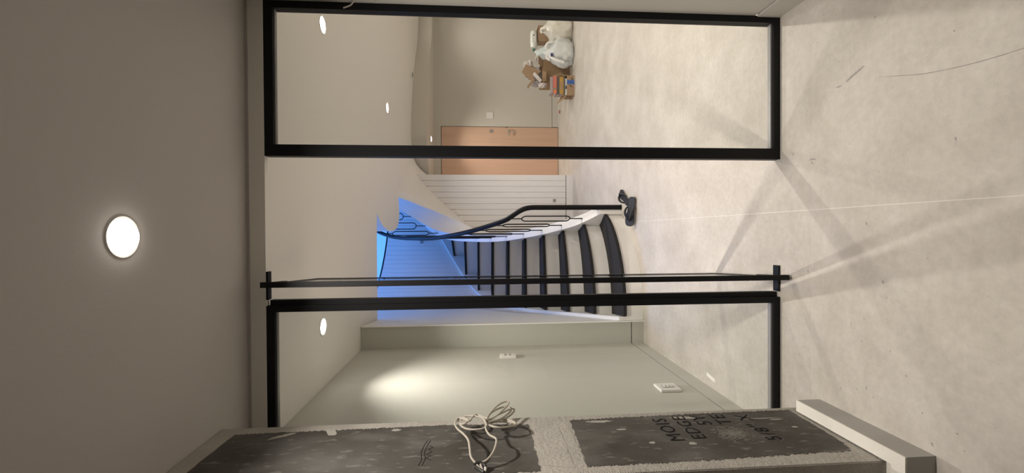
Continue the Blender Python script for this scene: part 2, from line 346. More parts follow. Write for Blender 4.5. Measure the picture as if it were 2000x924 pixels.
for n in range(1, NS+1):
    f = [nose(n, t, .012) for t in TT]; bk = [nose(n+1, t, -.012) for t in TT]
    z1 = RISE*n; b = MB(); k = len(TT)
    vs = [(p.x, p.y, z1) for p in f]+[(p.x, p.y, z1) for p in bk]+[(p.x, p.y, z1-.03) for p in f]+[(p.x, p.y, z1-.03) for p in bk]
    fs = []
    for i in range(k-1): fs += [(i, i+1, k+i+1, k+i), (2*k+i, 3*k+i, 3*k+i+1, 2*k+i+1), (i, 2*k+i, 2*k+i+1, i+1), (k+i, k+i+1, 3*k+i+1, 3*k+i)]
    fs += [(0, k, 3*k, 2*k), (k-1, 3*k-1, 4*k-1, 2*k-1)]
    b.add(vs, fs).build('tread', 'tread', st)
    rf = [nose(n, t, -.010) for t in TT]; rb = [nose(n, t, -.03) for t in TT]; z0 = max(0, z1-RISE-.0)
    vs = [(p.x, p.y, z1-.03) for p in rf]+[(p.x, p.y, z1-.03) for p in rb]+[(p.x, p.y, z0) for p in rf]+[(p.x, p.y, z0) for p in rb]
    MB().add(vs, fs).build('riser', 'white', st)
def ribbon(pts_in, pts_out, ztop, zbot, name, m, parent):        # a band with thickness following the stair
    k = len(pts_in); vs = []
    for i in range(k): vs += [(*pts_in[i][:2], ztop[i]), (*pts_out[i][:2], ztop[i]), (*pts_out[i][:2], zbot[i]), (*pts_in[i][:2], zbot[i])]
    fs = []
    for i in range(k-1):
        a = 4*i
        for j in range(4): fs.append((a+j, a+(j+1) % 4, a+4+(j+1) % 4, a+4+j))
    fs += [(0, 1, 2, 3), (4*k-1, 4*k-2, 4*k-3, 4*k-4)]
    o = MB().add(vs, fs).build(name, m, parent, smooth=True); return o
def offs(fn, n, d):                                            # offset to the right of the climbing direction
    t = (fn(min(16.99, n+.05))-fn(max(0, n-.05))).normalized(); return fn(n)+Vector((t.y, -t.x, 0))*d
ns = [.92+i*.2 for i in range(int((16.6-.92)/.2)+1)]
ribbon([offs(Rn, n, 0) for n in ns], [offs(Rn, n, .10) for n in ns], [zc(n) for n in ns], [zs(n) for n in ns], 'inner_stringer', 'white', st)
nl = [1.0+i*.2 for i in range(int((15-1.0)/.2)+1)]
ribbon([offs(Ln, n, 0) for n in nl], [offs(Ln, n, -.034) for n in nl], [zc(n)-.02 for n in nl], [zsl(n)+.004 for n in nl], 'outer_stringer', 'white', st)
# sloped underside
b = MB(); K = 6; vs = []; fs = []
nu = [3.0+i*.25 for i in range(int((16.4-3)/.25)+1)]
for n in nu:
    a, c = offs(Rn, n, .095), offs(Ln, n, -.03)
    for j in range(K+1): p = a.lerp(c, j/K); zz = zs(n)*(1-j/K)+zsl(n)*j/K; vs.append((p.x, p.y, zz+.001))
N1 = len(vs); vs += [(x, y, z+.05) for x, y, z in vs]
for i in range(len(nu)-1):
    for j in range(K):
        a = i*(K+1)+j; q = (a, a+1, a+K+2, a+K+1); fs += [q, tuple(N1+x for x in q[::-1])]
b.add(vs, fs).build('underside', 'white', st, smooth=True)

# railing
rl = thing('stair_railing', 'black tubular handrail with slotted oval balusters along the stairs', 'railing', (.257, 4.56, 0))
def rp(n): p = offs(Rn, n, .05); return Vector((p.x, p.y, zc(n)-.015+.815))
path = [Vector((.257, 4.56, .0)), Vector((.257, 4.56, .3)), Vector((.257, 4.56, .6)), Vector((.257, 4.56, .85)), Vector((.256, 4.563, .955)), Vector((.243, 4.575, 1.025)), Vector((.215, 4.595, 1.085))]
path = path[:4]+smooth_path(path[3:], 4)[1:]
path += [rp(1.75+i*.25) for i in range(int((16.4-1.75)/.25)+1)]
hr = MB().tube(path, .0265, 12).build('handrail', 'black', rl)
MB().lathe([(.03, 0), (.03, .006)], (.257, 4.56, 0), 16).build('base_plate', 'black', hr)
for k in range(14):
    n = 1.72+k
    p = offs(Rn, n, .05); z0 = zc(n)-.004; z1 = rp(n).z-.015
    t = (Rn(n+.05)-Rn(n-.05)).normalized(); w = .050; r = .0065
    za, zb = z0+.14, z1-.13
    b = MB(); b.tube([(p.x, p.y, z0), (p.x, p.y, za)], r, 6); b.tube([(p.x, p.y, zb), (p.x, p.y, z1)], r, 6)
    loop = []
    for a in range(13): th = math.pi*a/12; loop.append(Vector((p.x, p.y, zb-w))+t*(w*math.cos(th))+Vector((0, 0, w*math.sin(th))))
    for a in range(13): th = math.pi+math.pi*a/12; loop.append(Vector((p.x, p.y, za+w))+t*(w*math.cos(th))+Vector((0, 0, w*math.sin(th))))
    b.tube(loop, r, 6, closed=True); b.build('baluster', 'black', rl)

# slatted walls by the stairs (each slat a piece)
ws = bpy.data.objects.new('wall_stair', None); ws.location = (-.9, 4.0, 0); COL.objects.link(ws); struct(ws, 'curved white slatted wall on the outer side of the stairs')
n = .95; wtop = 2.97; pts = []
while n < 12.7: pts.append(n); n += .09/max(.15, (Ln(min(16.9, n+.1))-Ln(n)).length*10)
for i in range(len(pts)-1):
    a0, a1 = offs(Ln, pts[i], -.036), offs(Ln, pts[i+1], -.036); b0, b1 = offs(Ln, pts[i], -.046), offs(Ln, pts[i+1], -.046)
    top = 2.52 if max(a0.y, a1.y) < 4.60 and a0.x < 0 else wtop
    e = .03; c0, c1 = a0.lerp(a1, e), a0.lerp(a1, 1-e)
    q = [(c0.x, c0.y), (c1.x, c1.y), (b1.x, b1.y), (b0.x, b0.y)]
    MB().prism(q, 0 if pts[i] < 11.8 else zs(pts[i])+.06, top).build('slat', 'slat', ws)
    if top == wtop: MB().prism([(a0.x, a0.y), (a1.x, a1.y), (b1.x, b1.y), (b0.x, b0.y)], wtop, wtop+.022).build('black_cap', 'black', ws)
wi = bpy.data.objects.new('wall_spandrel', None); wi.location = (.4, 6.93, 0); COL.objects.link(wi); struct(wi, 'white slatted wall under the upper stair flight')
def soffit_at(x, y):
    best = 9
    for i in range(0, 300):
        n = 8+i*.027; a, c = offs(Rn, n, .1), offs(Ln, n, -.03)
        d = c-a; tt = ((x-a.x)*d.x+(y-a.y)*d.y)/d.length_squared
        if -.05 <= tt <= 1.05 and (a+d*tt-Vector((x, y, 0))).length < .02: best = min(best, zs(n)*(1-tt)+zsl(n)*tt)
    return best if best < 9 else 2.4
sw = .0905
for i in range(12):
    x1 = .905-i*sw; x0 = x1-sw; ta, tb = soffit_at(x0+.003, 6.93)+.02, soffit_at(x1-.003, 6.93)+.02
    MB().prism([(x0+.0024, .118), (x1-.0024, .118), (x1-.0024, tb), (x0+.0024, ta)], 6.93, 6.952, axis=1).build('slat', 'slat', wi)
box('backing', 'slat', (-.19, 6.939, .118, .905, 6.98, 1.30), wi)
MB().prism([(.1, 1.3), (.905, 1.3), (.905, 2.36), (.6, 2.2), (.3, 1.75)], 6.939, 6.98, axis=1).build('backing', 'slat', wi)
struct(box('baseboard_spandrel', 'white', (-.19, 6.93, 0, .905, 6.96, .108)), 'white flush baseboard under the slatted stair wall')
struct(box('trim_6', 'gap', (-.19, 6.94, .108, .905, 6.96, .118)), 'dark groove below the slats')
struct(box('wall_under_stair', 'white', (.80, 6.98, 0, .905, 8.22, 2.27)), 'white side of the stair wall facing the entrance door')
for name, lab, loc, rz in (('step_light', 'small square step light on the slatted wall right of the handrail post', (.50, 6.93, .30), 0), ('step_light', 'small square step light on the blue-lit slatted wall above the stairs', None, 0)):
    if loc is None:
        nn = 10.75; p = offs(Ln, nn, -.030); loc = (p.x, p.y, 2.42); t = (Ln(nn+.1)-Ln(nn-.1)); rz = math.atan2(t.y, t.x)
    o = thing(name, lab, 'step light', loc, 'square step lights')
    o.rotation_euler.z = rz
    def loc_build(bm, nm, m): q = bpy.data.objects.new(nm, bm.mesh(nm, m)); COL.objects.link(q); q.parent = o
    fr = MB(); w = .024
    fr.box(-w, -.006, -w, w, 0.006, -w+.006).box(-w, -.006, w-.006, w, .006, w).box(-w, -.006, -w+.006, -w+.006, .006, w-.006).box(w-.006, -.006, -w+.006, w, .006, w-.006)
    loc_build(fr, 'frame', 'greyplastic'); loc_build(MB().box(-w+.006, -.001, -w+.006, w-.006, .004, w-.006), 'lens', 'greyplastic')

# upper stairwell
UZ = 5.0
struct(box('wall_upper_back', 'upper', (-1.9, 8.15, Z_FAR+.34, 2.9, 8.25, UZ)), 'upper stairwell back wall in blue daylight')
struct(box('wall_upper_left', 'upper', (-2.0, 4.3, 2.53, -1.9, 8.25, UZ)), 'upper stairwell left wall')
struct(box('wall_upper_right', 'upper', (2.8, 4.3, Z_FAR+.34, 2.9, 8.25, UZ)), 'upper stairwell right wall')
struct(box('wall_upper_front', 'upper', (-2.0, 4.2, Z_FAR+.3, 2.9, 4.3, UZ)), 'upper stairwell front wall')
struct(slab('floor_upper', 'upper', [(-1.9, 4.3), (-.98, 4.3)]+[(offs(Ln, q, -.055).x, offs(Ln, q, -.055).y) for q in [3+i*.5 for i in range(24)]]+[(1.4, 8.2), (-1.9, 8.2)], 2.60, 2.90), 'upper landing slab behind the slatted wall')
cu = struct(MB().box(-2, 4.2, UZ, -1.6, 8.25, UZ+.1).box(1.0, 4.2, UZ, 2.9, 8.25, UZ+.1).box(-1.6, 4.2, UZ, 1.0, 5.3, UZ+.1).box(-1.6, 7.95, UZ, 1.0, 8.25, UZ+.1).build('ceiling_upper', 'upper'), 'upper stairwell ceiling around the skylight')
wn = bpy.data.objects.new('window_1', None); wn.location = (.3, 6.1, UZ); COL.objects.link(wn); struct(wn, 'skylight over the stairwell')
box('pane', 'sky', (-1.6, 5.3, UZ+.05, 1.0, 7.95, UZ+.06), wn)

# ------------------------------------------------------------------ glass partition
def frame_box(b, x0, x1, z0, z1): return b.box(x0, YP, z0, x1, YP+.045, z1)
gp = thing('glass_partition', 'tall black-framed fixed glass panel in front of the rubbish pile', 'glass panel', (.71, YP, 0))
box('stile', 'black', (.356, YP, 0, .409, YP+.045, 2.472), gp); box('stile', 'black', (1.031, YP, 0, 1.064, YP+.045, 2.472), gp)
box('top_rail', 'black', (.409, YP, 2.432, 1.031, YP+.045, 2.472), gp); box('bottom_rail', 'black', (.409, YP, 0, 1.031, YP+.045, .034), gp)
box('glazing_bead', 'bead', (.409, YP+.012, .034, 1.031, YP+.034, .043), gp); box('glazing_bead', 'bead', (.409, YP+.014, 2.426, 1.031, YP+.034, 2.432), gp)
box('pane', 'glass', (.409, YP+.018, .043, 1.031, YP+.026, 2.426), gp)
gq = thing('glass_partition', 'black-framed fixed glass panel partly hidden by the unfinished pillar', 'glass panel', (-.66, YP, 0))
box('stile', 'black', (-.360, YP, 0, -.331, YP+.045, 2.472), gq); box('door_stop', 'black', (-.331, YP+.022, .006, -.307, YP+.055, 2.464), gq)
box('stile', 'black', (-1.018, YP, 0, -.985, YP+.045, 2.472), gq)
box('top_rail', 'black', (-.985, YP, 2.436, -.36, YP+.045, 2.472), gq); box('bottom_rail', 'black', (-.985, YP, 0, -.36, YP+.045, .034), gq)
box('glazing_bead', 'bead', (-.985, YP+.012, .034, -.36, YP+.034, .043), gq); box('glazing_bead', 'bead', (-.985, YP+.014, 2.430, -.36, YP+.034, 2.436), gq)
box('pane', 'glass', (-.985, YP+.018, .043, -.36, YP+.026, 2.430), gq)

# pivot door leaf standing open
gd = thing('glass_door', 'open pivoting glass door with slim black frame, seen edge-on', 'glass door', (-.232, 2.115, 0))
ang = math.atan2(.68, -.044)
def leaf(u0, z0, u1, z1, th, name, m, par=gd):
    o = bpy.data.objects.new(name, MB().box(u0, -th/2, z0, u1, th/2, z1).mesh(name, m)); COL.objects.link(o); o.parent = par; o.rotation_euler.z = ang; return o
U0, U1 = -.106, .585
leaf(U0, .014, U0+.028, 2.458, .025, 'stile', 'black'); leaf(U1-.055, .014, U1, 2.458, .009, 'stile', 'black')
leaf(U0+.028, .014, U1-.055, .034, .009, 'bottom_rail', 'black'); leaf(U0+.028, 2.438, U1-.055, 2.458, .009, 'top_rail', 'black')
leaf(U0+.028, .014, .11, .040, .019, 'pivot_shoe', 'black'); leaf(U0+.028, 2.432, .11, 2.458, .019, 'pivot_shoe', 'black')
leaf(U0+.028, .034, U1-.055, 2.438, .007, 'pane', 'glass')
MB().box(-.303, 2.094, 0, -.174, 2.134, .010).build('pivot_plate', 'black', gd); MB().box(-.303, 2.094, 2.462, -.174, 2.126, 2.472).build('pivot_plate', 'black', gd)

# ------------------------------------------------------------------ unfinished pillar
XP = -.802; PY0, PY1 = 1.422, 1.893
pil = struct(box('wall_pillar', 'plaster', (-1.12, PY0, 0, XP, PY1, Z_NEAR), bevel=.003), 'unfinished pillar with rough plaster edges')
def jag(p, q, n, a):
    p, q = Vector(p), Vector(q); d = q-p; nn = Vector((-d.y, d.x)).normalized(); out = []
    for i in range(n): out.append(tuple(p+d*(i/n)+nn*random.uniform(-a, a)*(1 if i else .3)))
    return out
def board(corners, ns_, amps, label):
    pts = []
    for i in range(len(corners)): pts += jag(corners[i], corners[(i+1) % len(corners)], ns_[i], amps[i])
    o = slab('cement_board', 'board', pts, 0, .0016)
    o.data.transform(Matrix(((0, 0, 1, XP), (1, 0, 0, 0), (0, 1, 0, 0), (0, 0, 0, 1)))); o.parent = pil; o['label'] = label
    return o
board([(1.405+.055, 1.30), (1.82, 1.30), (1.845, 1.60), (1.838, 2.0), (1.83, 2.475), (1.46, 2.487)], [24, 70, 90, 80, 14, 220], [.004, .005, .005, .005, .002, .006], 'dark grey cement board above the plaster joint')
board([(1.50, .16), (1.56, .135), (1.865, .125), (1.862, .55), (1.845, 1.12), (1.475, 1.135), (1.478, .80)], [34, 26, 110, 130, 24, 90, 150], [.008, .003, .005, .006, .003, .006, .007], 'dark brown-grey cement board below the plaster joint, with black printing')
def smear(pts, name='plaster_smear', m='plaster', dx=.0022):
    o = slab(name, m, pts, 0, dx); o.data.transform(Matrix(((0, 0, 1, XP), (1, 0, 0, 0), (0, 1, 0, 0), (0, 0, 0, 1)))); o.parent = pil; return o
def blob(cy, cz, ry, rz, n=26, a=.25, rot=0):
    out = []
    for i in range(n):
        th = 2*math.pi*i/n; k = 1+random.uniform(-a, a); y, z = ry*k*math.cos(th), rz*k*math.sin(th)
        out.append((cy+y*math.cos(rot)-z*math.sin(rot), cz+y*math.sin(rot)+z*math.cos(rot)))
    return out
b = MB()
for i in range(420):
    a = random.uniform(0, 6.283); q = random.random()**.75; y, z = 1.665+.075*q*math.cos(a), .505+.085*q*math.sin(a); w, hh = random.uniform(.002, .005)*(1.3-q), random.uniform(.004, .013)*(1.3-q*.8)
    xx = XP+.0019+i*.000003; b.add([(xx, y, z+hh), (xx, y+w, z), (xx, y, z-hh), (xx, y-w, z)], [(0, 3, 2, 1)])
tag(b.build('plaster_smear', 'smear', pil), 'hazy pale smear over the printing', kind='stuff')
smear(blob(1.80, 2.28, .012, .045, 24, .3, .5)); smear([(1.845, 2.13), (1.79, 2.10), (1.788, 2.075), (1.80, 2.07), (1.845, 2.09)])
smear(blob(1.815, 1.84, .010, .018)); smear(blob(1.79, .30, .003, .085, 30, .4)); smear(blob(1.775, .245, .004, .03)); smear(blob(1.70, .22, .006, .012))
smear(blob(1.83, .64, .006, .05)); smear(blob(1.82, .60, .006, .05)); smear(blob(1.74, .93, .006, .02)); smear(blob(1.62, .85, .008, .012))
smear(blob(1.82, 1.0, .01, .05, 26, .35)); smear(blob(1.60, .70, .01, .014))
# plaster joint strips
for z0, z1 in ((1.135, 1.172), (1.178, 1.28)):
    o = slab('joint_strip', 'plaster', jag((1.47, z0), (1.84, z0), 14, .003)+jag((1.845, z1), (1.47, z1), 14, .003), 0, .0012)
    o.data.transform(Matrix(((0, 0, 1, XP), (1, 0, 0, 0), (0, 1, 0, 0), (0, 0, 0, 1)))); o.parent = pil
# rough corner bead: short nicks along the near edge
b = MB()
for i in range(120):
    z = .2+i*.0088; d = random.uniform(.006, .022); b.box(XP-.002, PY0+.004, z, XP+.0012, PY0+.006+d, z+.0018)
o = b.build('corner_bead', 'plaster', pil); tag(o, 'ribbed corner bead nicks', kind='stuff')
# printing on the board
def text(s, y, z, size, name='printing'):
    cu_ = bpy.data.curves.new(name, 'FONT'); cu_.body = s; cu_.size = size; cu_.space_character = 1.1; cu_.resolution_u = 2
    to = bpy.data.objects.new(name, cu_); COL.objects.link(to)
    bpy.context.view_layer.update()
    me = bpy.data.meshes.new_from_object(to.evaluated_get(bpy.context.evaluated_depsgraph_get())); bpy.data.objects.remove(to)
    me.transform(Matrix(((0, 0, 1, XP+.0026), (1, 0, 0, y), (0, 1, 0, z), (0, 0, 0, 1)))); me.materials.clear(); me.materials.append(M['ink'])
    o = link(name, me, None); o.parent = pil; return o
text('MOIS', 1.620, .715, .084); text('EDGE', 1.630, .625, .080); text('5Y', 1.745, .54, .085); text('TE', 1.745, .450, .085); text('5/8\u2033 X', 1.595, .345, .080)
def ink_line(pts): return MB().tube([(XP+.002, y, z) for y, z in pts], .0012, 4).build('handwriting', 'ink', pil)
for dz in (0, .006): ink_line(smooth_path([(1.53, 1.700+dz, 0), (1.57, 1.694, 0), (1.62, 1.706+dz, 0), (1.68, 1.697, 0), (1.71, 1.69, 0)], 4) and [(1.53, 1.700+dz*2), (1.57, 1.694+dz*2), (1.62, 1.703+dz*2), (1.68, 1.697+dz*2), (1.71, 1.690+dz*2)])
ink_line([(1.56, 1.672), (1.58, 1.694), (1.59, 1.675), (1.605, 1.694), (1.62, 1.676), (1.64, 1.692), (1.655, 1.675), (1.67, 1.69)])
# thick grey skirting round the pillar foot
sk = struct(box('baseboard_pillar', 'base', (-.795, 1.34, 0, -.747, 1.838, .104)), 'thick grey skirting block along the pillar')
box('front_board', 'base', (-1.12, 1.34, 0, -.795, 1.39, .104), sk); box('raw_edge', 'mdf', (-.795, 1.34, .104, -.747, 1.838, .1095), sk); box('raw_edge', 'mdf', (-1.12, 1.34, .104, -.795, 1.39, .1095), sk)
box('filler', 'mdf', (-1.12, 1.39, 0, -.8025, 1.4215, .095), sk)

# cable coil hanging out of the pillar
cb = thing('cable_coil', 'knotted cream cable hanging from the pillar joint', 'cable', (XP, 1.5, 1.45))
def pix(px, py, y):
    d = _f+(924-py-462)/F_PX*_r+(1000-px)/F_PX*_u; t = y/d.y; return Vector((0, 0, CAM_H))+d*t
def wallpix(px, py, c, y):                      # hangs a few centimetres off the pillar face
    d0 = .055 if c < 600 else max(.008, .055-(c-600)/300*.047)
    if c < 450: d0 += (1.52-y)*.9
    d = _f+(924-py-462)/F_PX*_r+(1000-px)/F_PX*_u; t = (XP+d0)/d.x; return Vector((0, 0, CAM_H))+d*t
def strand(P, r=.0038):
    pts = smooth_path([wallpix(870+a/6, 770+c/6, c, y) for a, c, y in P], 6)
    return MB().tube(pts, r, 8).build('strand', 'cable', cb)
strand([(430, 905, 1.462), (352, 808, 1.475), (300, 735, 1.49), (285, 640, 1.50), (268, 540, 1.51), (215, 470, 1.515), (140, 405, 1.52), (113, 345, 1.522), (145, 288, 1.523), (210, 275, 1.520), (262, 305, 1.515), (225, 345, 1.52), (165, 345, 1.53), (150, 300, 1.53)])
strand([(440, 900, 1.465), (415, 815, 1.475), (480, 775, 1.49), (550, 695, 1.50), (592, 590, 1.505), (590, 520, 1.505), (520, 480, 1.51), (478, 420, 1.515), (470, 370, 1.52)])
strand([(150, 290, 1.528), (165, 350, 1.53), (230, 400, 1.525), (330, 415, 1.522), (430, 405, 1.52), (478, 375, 1.516), (465, 320, 1.51), (430, 280, 1.512), (370, 262, 1.515), (300, 255, 1.52), (230, 262, 1.525), (195, 300, 1.53)])
strand([(160, 275, 1.522), (235, 300, 1.513), (285, 310, 1.513), (320, 265, 1.515), (370, 240, 1.518), (420, 258, 1.52), (470, 280, 1.518), (490, 300, 1.512)])
strand([(480, 300, 1.512), (510, 240, 1.51), (590, 150, 1.508), (670, 98, 1.507), (735, 85, 1.506), (735, 120, 1.508), (680, 180, 1.51), (600, 250, 1.515), (530, 290, 1.52), (480, 320, 1.525)])
strand([(480, 330, 1.527), (520, 235, 1.522), (600, 180, 1.52), (690, 150, 1.522), (760, 160, 1.524), (770, 190, 1.53), (720, 240, 1.53), (620, 300, 1.525), (500, 330, 1.52)])
strand([(490, 320, 1.52), (600, 250, 1.528), (700, 200, 1.533), (780, 170, 1.536), (808, 180, 1.538), (790, 220, 1.54), (720, 275, 1.54), (610, 320, 1.535), (500, 335, 1.53)])
strand([(490, 345, 1.52), (560, 310, 1.53), (680, 300, 1.54), (780, 315, 1.54), (825, 345, 1.535), (800, 370, 1.53), (700, 388, 1.525), (590, 388, 1.52), (510, 362, 1.518)])
strand([(500, 350, 1.525), (600, 322, 1.535), (720, 325, 1.545), (810, 340, 1.54), (828, 370, 1.535), (760, 385, 1.532), (640, 392, 1.528), (540, 370, 1.52)])
MB().tube([wallpix(870+a/6, 770+c/6, c, y) for a, c, y in ((340, 830, 1.466), (370, 805, 1.462), (410, 800, 1.462), (452, 825, 1.464), (470, 850, 1.466))], .006, 8).build('tape_wrap', 'tape', cb)
MB().tube([wallpix(870+a/6, 770+c/6, c, y) for a, c, y in ((345, 850, 1.458), (400, 885, 1.452), (450, 915, 1.448))], .006, 8).build('tape_wrap', 'tape', cb)
MB().tube([wallpix(870+a/6, 770+c/6, c, y) for a, c, y in ((455, 830, 1.466), (470, 870, 1.456), (462, 905, 1.45))], .004, 8).build('wire_end', 'plastic', cb)
c2 = thing('loose_wire', 'short pale wire looped at the top edge of the right glass frame', 'wire', (1.05, 2.06, 2.0))
MB().tube(smooth_path([(1.022, 2.06, 2.105), (1.034, 2.055, 2.07), (1.060, 2.05, 2.045), (1.0615, 2.04, 2.00), (1.060, 2.05, 1.975), (1.048, 2.055, 1.955)], 5), .003, 6).build('strand', 'cable', c2)

# ------------------------------------------------------------------ switches and socket
sp = thing('wall_switch', 'white switch panel with a row of buttons on the grey-green wall', 'switch', (XL, 3.575, 1.27))
pt = box('plate', 'plastic', (XL, 3.535, 1.205, XL+.022, 3.615, 1.335), sp, bevel=.003)
for i in range(5): box('button', 'greyplastic' if i % 2 else 'plastic', (XL+.022, 3.552, 1.226+i*.019, XL+.025, 3.598, 1.240+i*.019), pt)
so = thing('wall_socket', 'white socket plate low on the grey-green wall', 'socket', (XL, 2.76, .29))
pt = box('plate', 'plastic', (XL, 2.695, .222, XL+.016, 2.823, .358), so, bevel=.003)
box('recess', 'greyplastic', (XL+.016, 2.735, .252, XL+.0175, 2.785, .325), pt); box('insert', 'plastic', (XL+.0165, 2.742, .258, XL+.021, 2.776, .318), pt, bevel=.001)
for z in (.275, .300): box('slot', 'ink', (XL+.021, 2.752, z, XL+.0215, 2.766, z+.005), pt)
s2 = thing('wall_switch', 'white double switch plate on the entrance wall beside the wooden door', 'switch', (2.18, YB, 1.28))
pt = box('plate', 'plastic', (2.12, YB-.010, 1.215, 2.235, YB, 1.342), s2, bevel=.003)
for i in range(2): box('rocker', 'plastic', (2.13+i*.05, YB-.014, 1.24, 2.175+i*.05, YB-.010, 1.318), pt)

# ------------------------------------------------------------------ downlights
def downlight(x, y, z, label, r=.052, watts=LAMP_W_FAR, bulge=.004, wide=False):
    o = thing('ceiling_downlight', label, 'downlight', (x, y, z), 'round recessed downlights')
    def lb(bm, nm, m): q = bpy.data.objects.new(nm, bm.mesh(nm, m, True)); COL.objects.link(q); q.parent = o; return q
    ring = MB(); n = 28; vs = []; fs = []
    for rr, zz in ((r+.012, 0), (r+.010, -.004), (r, -.003), (r-.001, 0)):
        vs += [(rr*math.cos(2*math.pi*j/n), rr*math.sin(2*math.pi*j/n), zz) for j in range(n)]
    for i in range(3):
        for j in range(n): fs.append((i*n+j, i*n+(j+1) % n, (i+1)*n+(j+1) % n, (i+1)*n+j))
    lb(ring.add(vs, fs), 'trim_ring', 'white'); lb(MB().lathe([(r-.001, -.0005), (r-.004, -bulge*.5), (r*.7, -bulge)], (0, 0, 0), n), 'lens', 'lensnear' if bulge > .01 else 'lens')
    if wide: ld = bpy.data.lights.new('downlight_lamp', 'AREA'); ld.shape = 'DISK'; ld.size = r*1.5; ld.spread = math.radians(150)
    else: ld = bpy.data.lights.new('downlight_lamp', 'SPOT'); ld.spot_size = math.radians(120); ld.spot_blend = 1.0; ld.shadow_soft_size = r*.4
    ld.energy = watts; ld.color = LAMP_COL
    lo = bpy.data.objects.new('downlight_lamp', ld); COL.objects.link(lo); lo.parent = o; lo.location = (0, 0, -bulge-.004); return o
downlight(-.007, 1.395, Z_NEAR, 'glaring round downlight on the near ceiling in front of the glass', .052, LAMP_W_NEAR, .022, True)
downlight(1.396, 3.053, Z_FAR, 'larger downlight seen through the right glass panel near its top')
downlight(1.431, 5.152, Z_FAR, 'smaller downlight farther back on the ceiling in the right glass panel', watts=27, wide=True)
downlight(-.618, 3.005, Z_FAR, 'round downlight on the ceiling behind the glass panel by the pillar', watts=140)
downlight(3.646, 7.42, Z_FAR, 'tiny downlight at the far right edge of the hall ceiling', watts=80)
downlight(1.60, 7.62, Z_SOF, 'downlight in the lowered ceiling strip in front of the wooden door', .045, 72)
downlight(3.55, 3.1, Z_FAR, 'added unseen fill downlight beyond the right edge of the glass, nearer one', watts=24, wide=True)  # extra lamp out of view, added to raise the hall's brightness
downlight(3.55, 5.2, Z_FAR, 'added unseen fill downlight beyond the right edge of the glass, farther one', watts=24, wide=True)  # second added lamp out of view, fills the back of the hall
sd = thing('smoke_detector', 'small white round detector on the far ceiling edge', 'detector', (2.45, 6.95, Z_FAR))
MB().lathe([(.05, 0), (.05, -.012), (.042, -.022)], (2.45, 6.95, Z_FAR), 20).build('base', 'plastic', sd, smooth=True); MB().lathe([(.038, -.022), (.036, -.034), (.02, -.038)], (2.45, 6.95, Z_FAR), 20).build('sensor_cap', 'greyplastic', sd, smooth=True)

# ------------------------------------------------------------------ flip-flops at the stair foot
def flipflop(label, loc, rz, tilt=0):   # tilt: about the world x axis, footbed towards the viewer
    o = thing('flip_flop', label, 'flip-flop', loc, 'pair of flip-flops'); o.rotation_euler = (Matrix.Rotation(tilt, 3, 'X') @ Matrix.Rotation(rz, 3, 'Z')).to_euler()
    out = [(-.14, 0), (-.135, .025), (-.11, .038), (-.06, .037), (0, .036), (.05, .045), (.09, .051), (.125, .043), (.143, .018), (.145, -.008), (.135, -.032), (.10, -.047), (.05, -.046), (0, -.036), (-.06, -.035), (-.11, -.036), (-.135, -.024)]
    sm_ = [(p.x, p.y) for p in smooth_path([(*p, 0) for p in out+out[:1]], 3)[:-1]]
    def lb(bm, nm, m, s=None, p=None): q = bpy.data.objects.new(nm, bm.mesh(nm, m, s)); COL.objects.link(q); q.parent = p or o; return q
    lb(MB().prism(sm_, 0, .013), 'sole', 'sole'); fb = lb(MB().prism([(x*.995, y*.99) for x, y in sm_], .013, .026), 'footbed', 'rubber')
    for s in (1, -1):
        pts = smooth_path([(.092, .004, .024), (.075, .010*s+.004, .046), (.03, .032*s, .060), (-.01, .043*s, .045), (-.045, .039*s, .018)], 5)
        b = MB(); b.tube(pts, [.006+.006*math.sin(math.pi*i/(len(pts)-1)) for i in range(len(pts))], 8); lb(b, 'strap', 'rubber', None, fb)
    return o
flipflop('black flip-flop lying crosswise nearest on the tiles at the stair foot', (.195, 4.145, .030), math.radians(172), math.radians(36))
flipflop('black flip-flop pointing away behind the crosswise one', (.345, 4.40, 0), math.radians(62))

# ------------------------------------------------------------------ rubbish pile by the entrance wall
def bag(name, label, cat, loc, rx, ry, rz, m, seed, top=True, group='bags of rubbish', lump=.16, pinch=.8, peak=.3):
    o = thing(name, label, cat, loc, group); bm = bmesh.new(); bmesh.ops.create_icosphere(bm, subdivisions=4, radius=1)
    for v in bm.verts:
        c = v.co.copy(); k = 1+lump*noise.noise(c*1.7+Vector((seed, 0, 0)))+.11*noise.noise(c*4+Vector((0, seed, 0)))-.10*abs(noise.noise(c*7+Vector((seed, 1, 2))))+.05*noise.noise(c*15)
        v.co = c*k
        if v.co.z < -.62: v.co.z = -.62
        if c.z > .55 and top: w = (c.z-.55)/.45; v.co.x *= 1-pinch*w; v.co.y *= 1-pinch*w; v.co.z += peak*w*w
        v.co = Vector((v.co.x*rx, v.co.y*ry, (v.co.z+.62)*rz))
    for f in bm.faces: f.smooth = True
    me = bpy.data.meshes.new('bag_body'); bm.to_mesh(me); bm.free(); me.materials.append(M[m]); q = bpy.data.objects.new('bag_body', me); COL.objects.link(q); q.parent = o
    return q
def sub(o, bm, nm, m, s=None): q = bpy.data.objects.new(nm, bm.mesh(nm, m, s)); COL.objects.link(q); q.parent = o; return q
b1 = bag('rubbish_bag', 'big white rubbish bag with a dark knot at the right end of the pile', 'rubbish bag', (3.245, 7.04, 0), .243, .20, .272, 'bagwhite', 3, pinch=.5, peak=.15)
sub(b1, MB().tube([(-.02, -.04, .42), (-.05, -.07, .47), (-.07, -.08, .495)], [.03, .018, .03], 8), 'knot', 'bagwhite'); sub(b1, MB().tube([(-.055, -.075, .475), (-.065, -.08, .487)], .022, 8), 'tie', 'darkcover')
b2 = bag('rubbish_bag', 'pale blue thin bag behind the carrier bag', 'rubbish bag', (2.985, 7.345, 0), .165, .115, .322, 'bagblue', 11, pinch=.35, peak=.05)
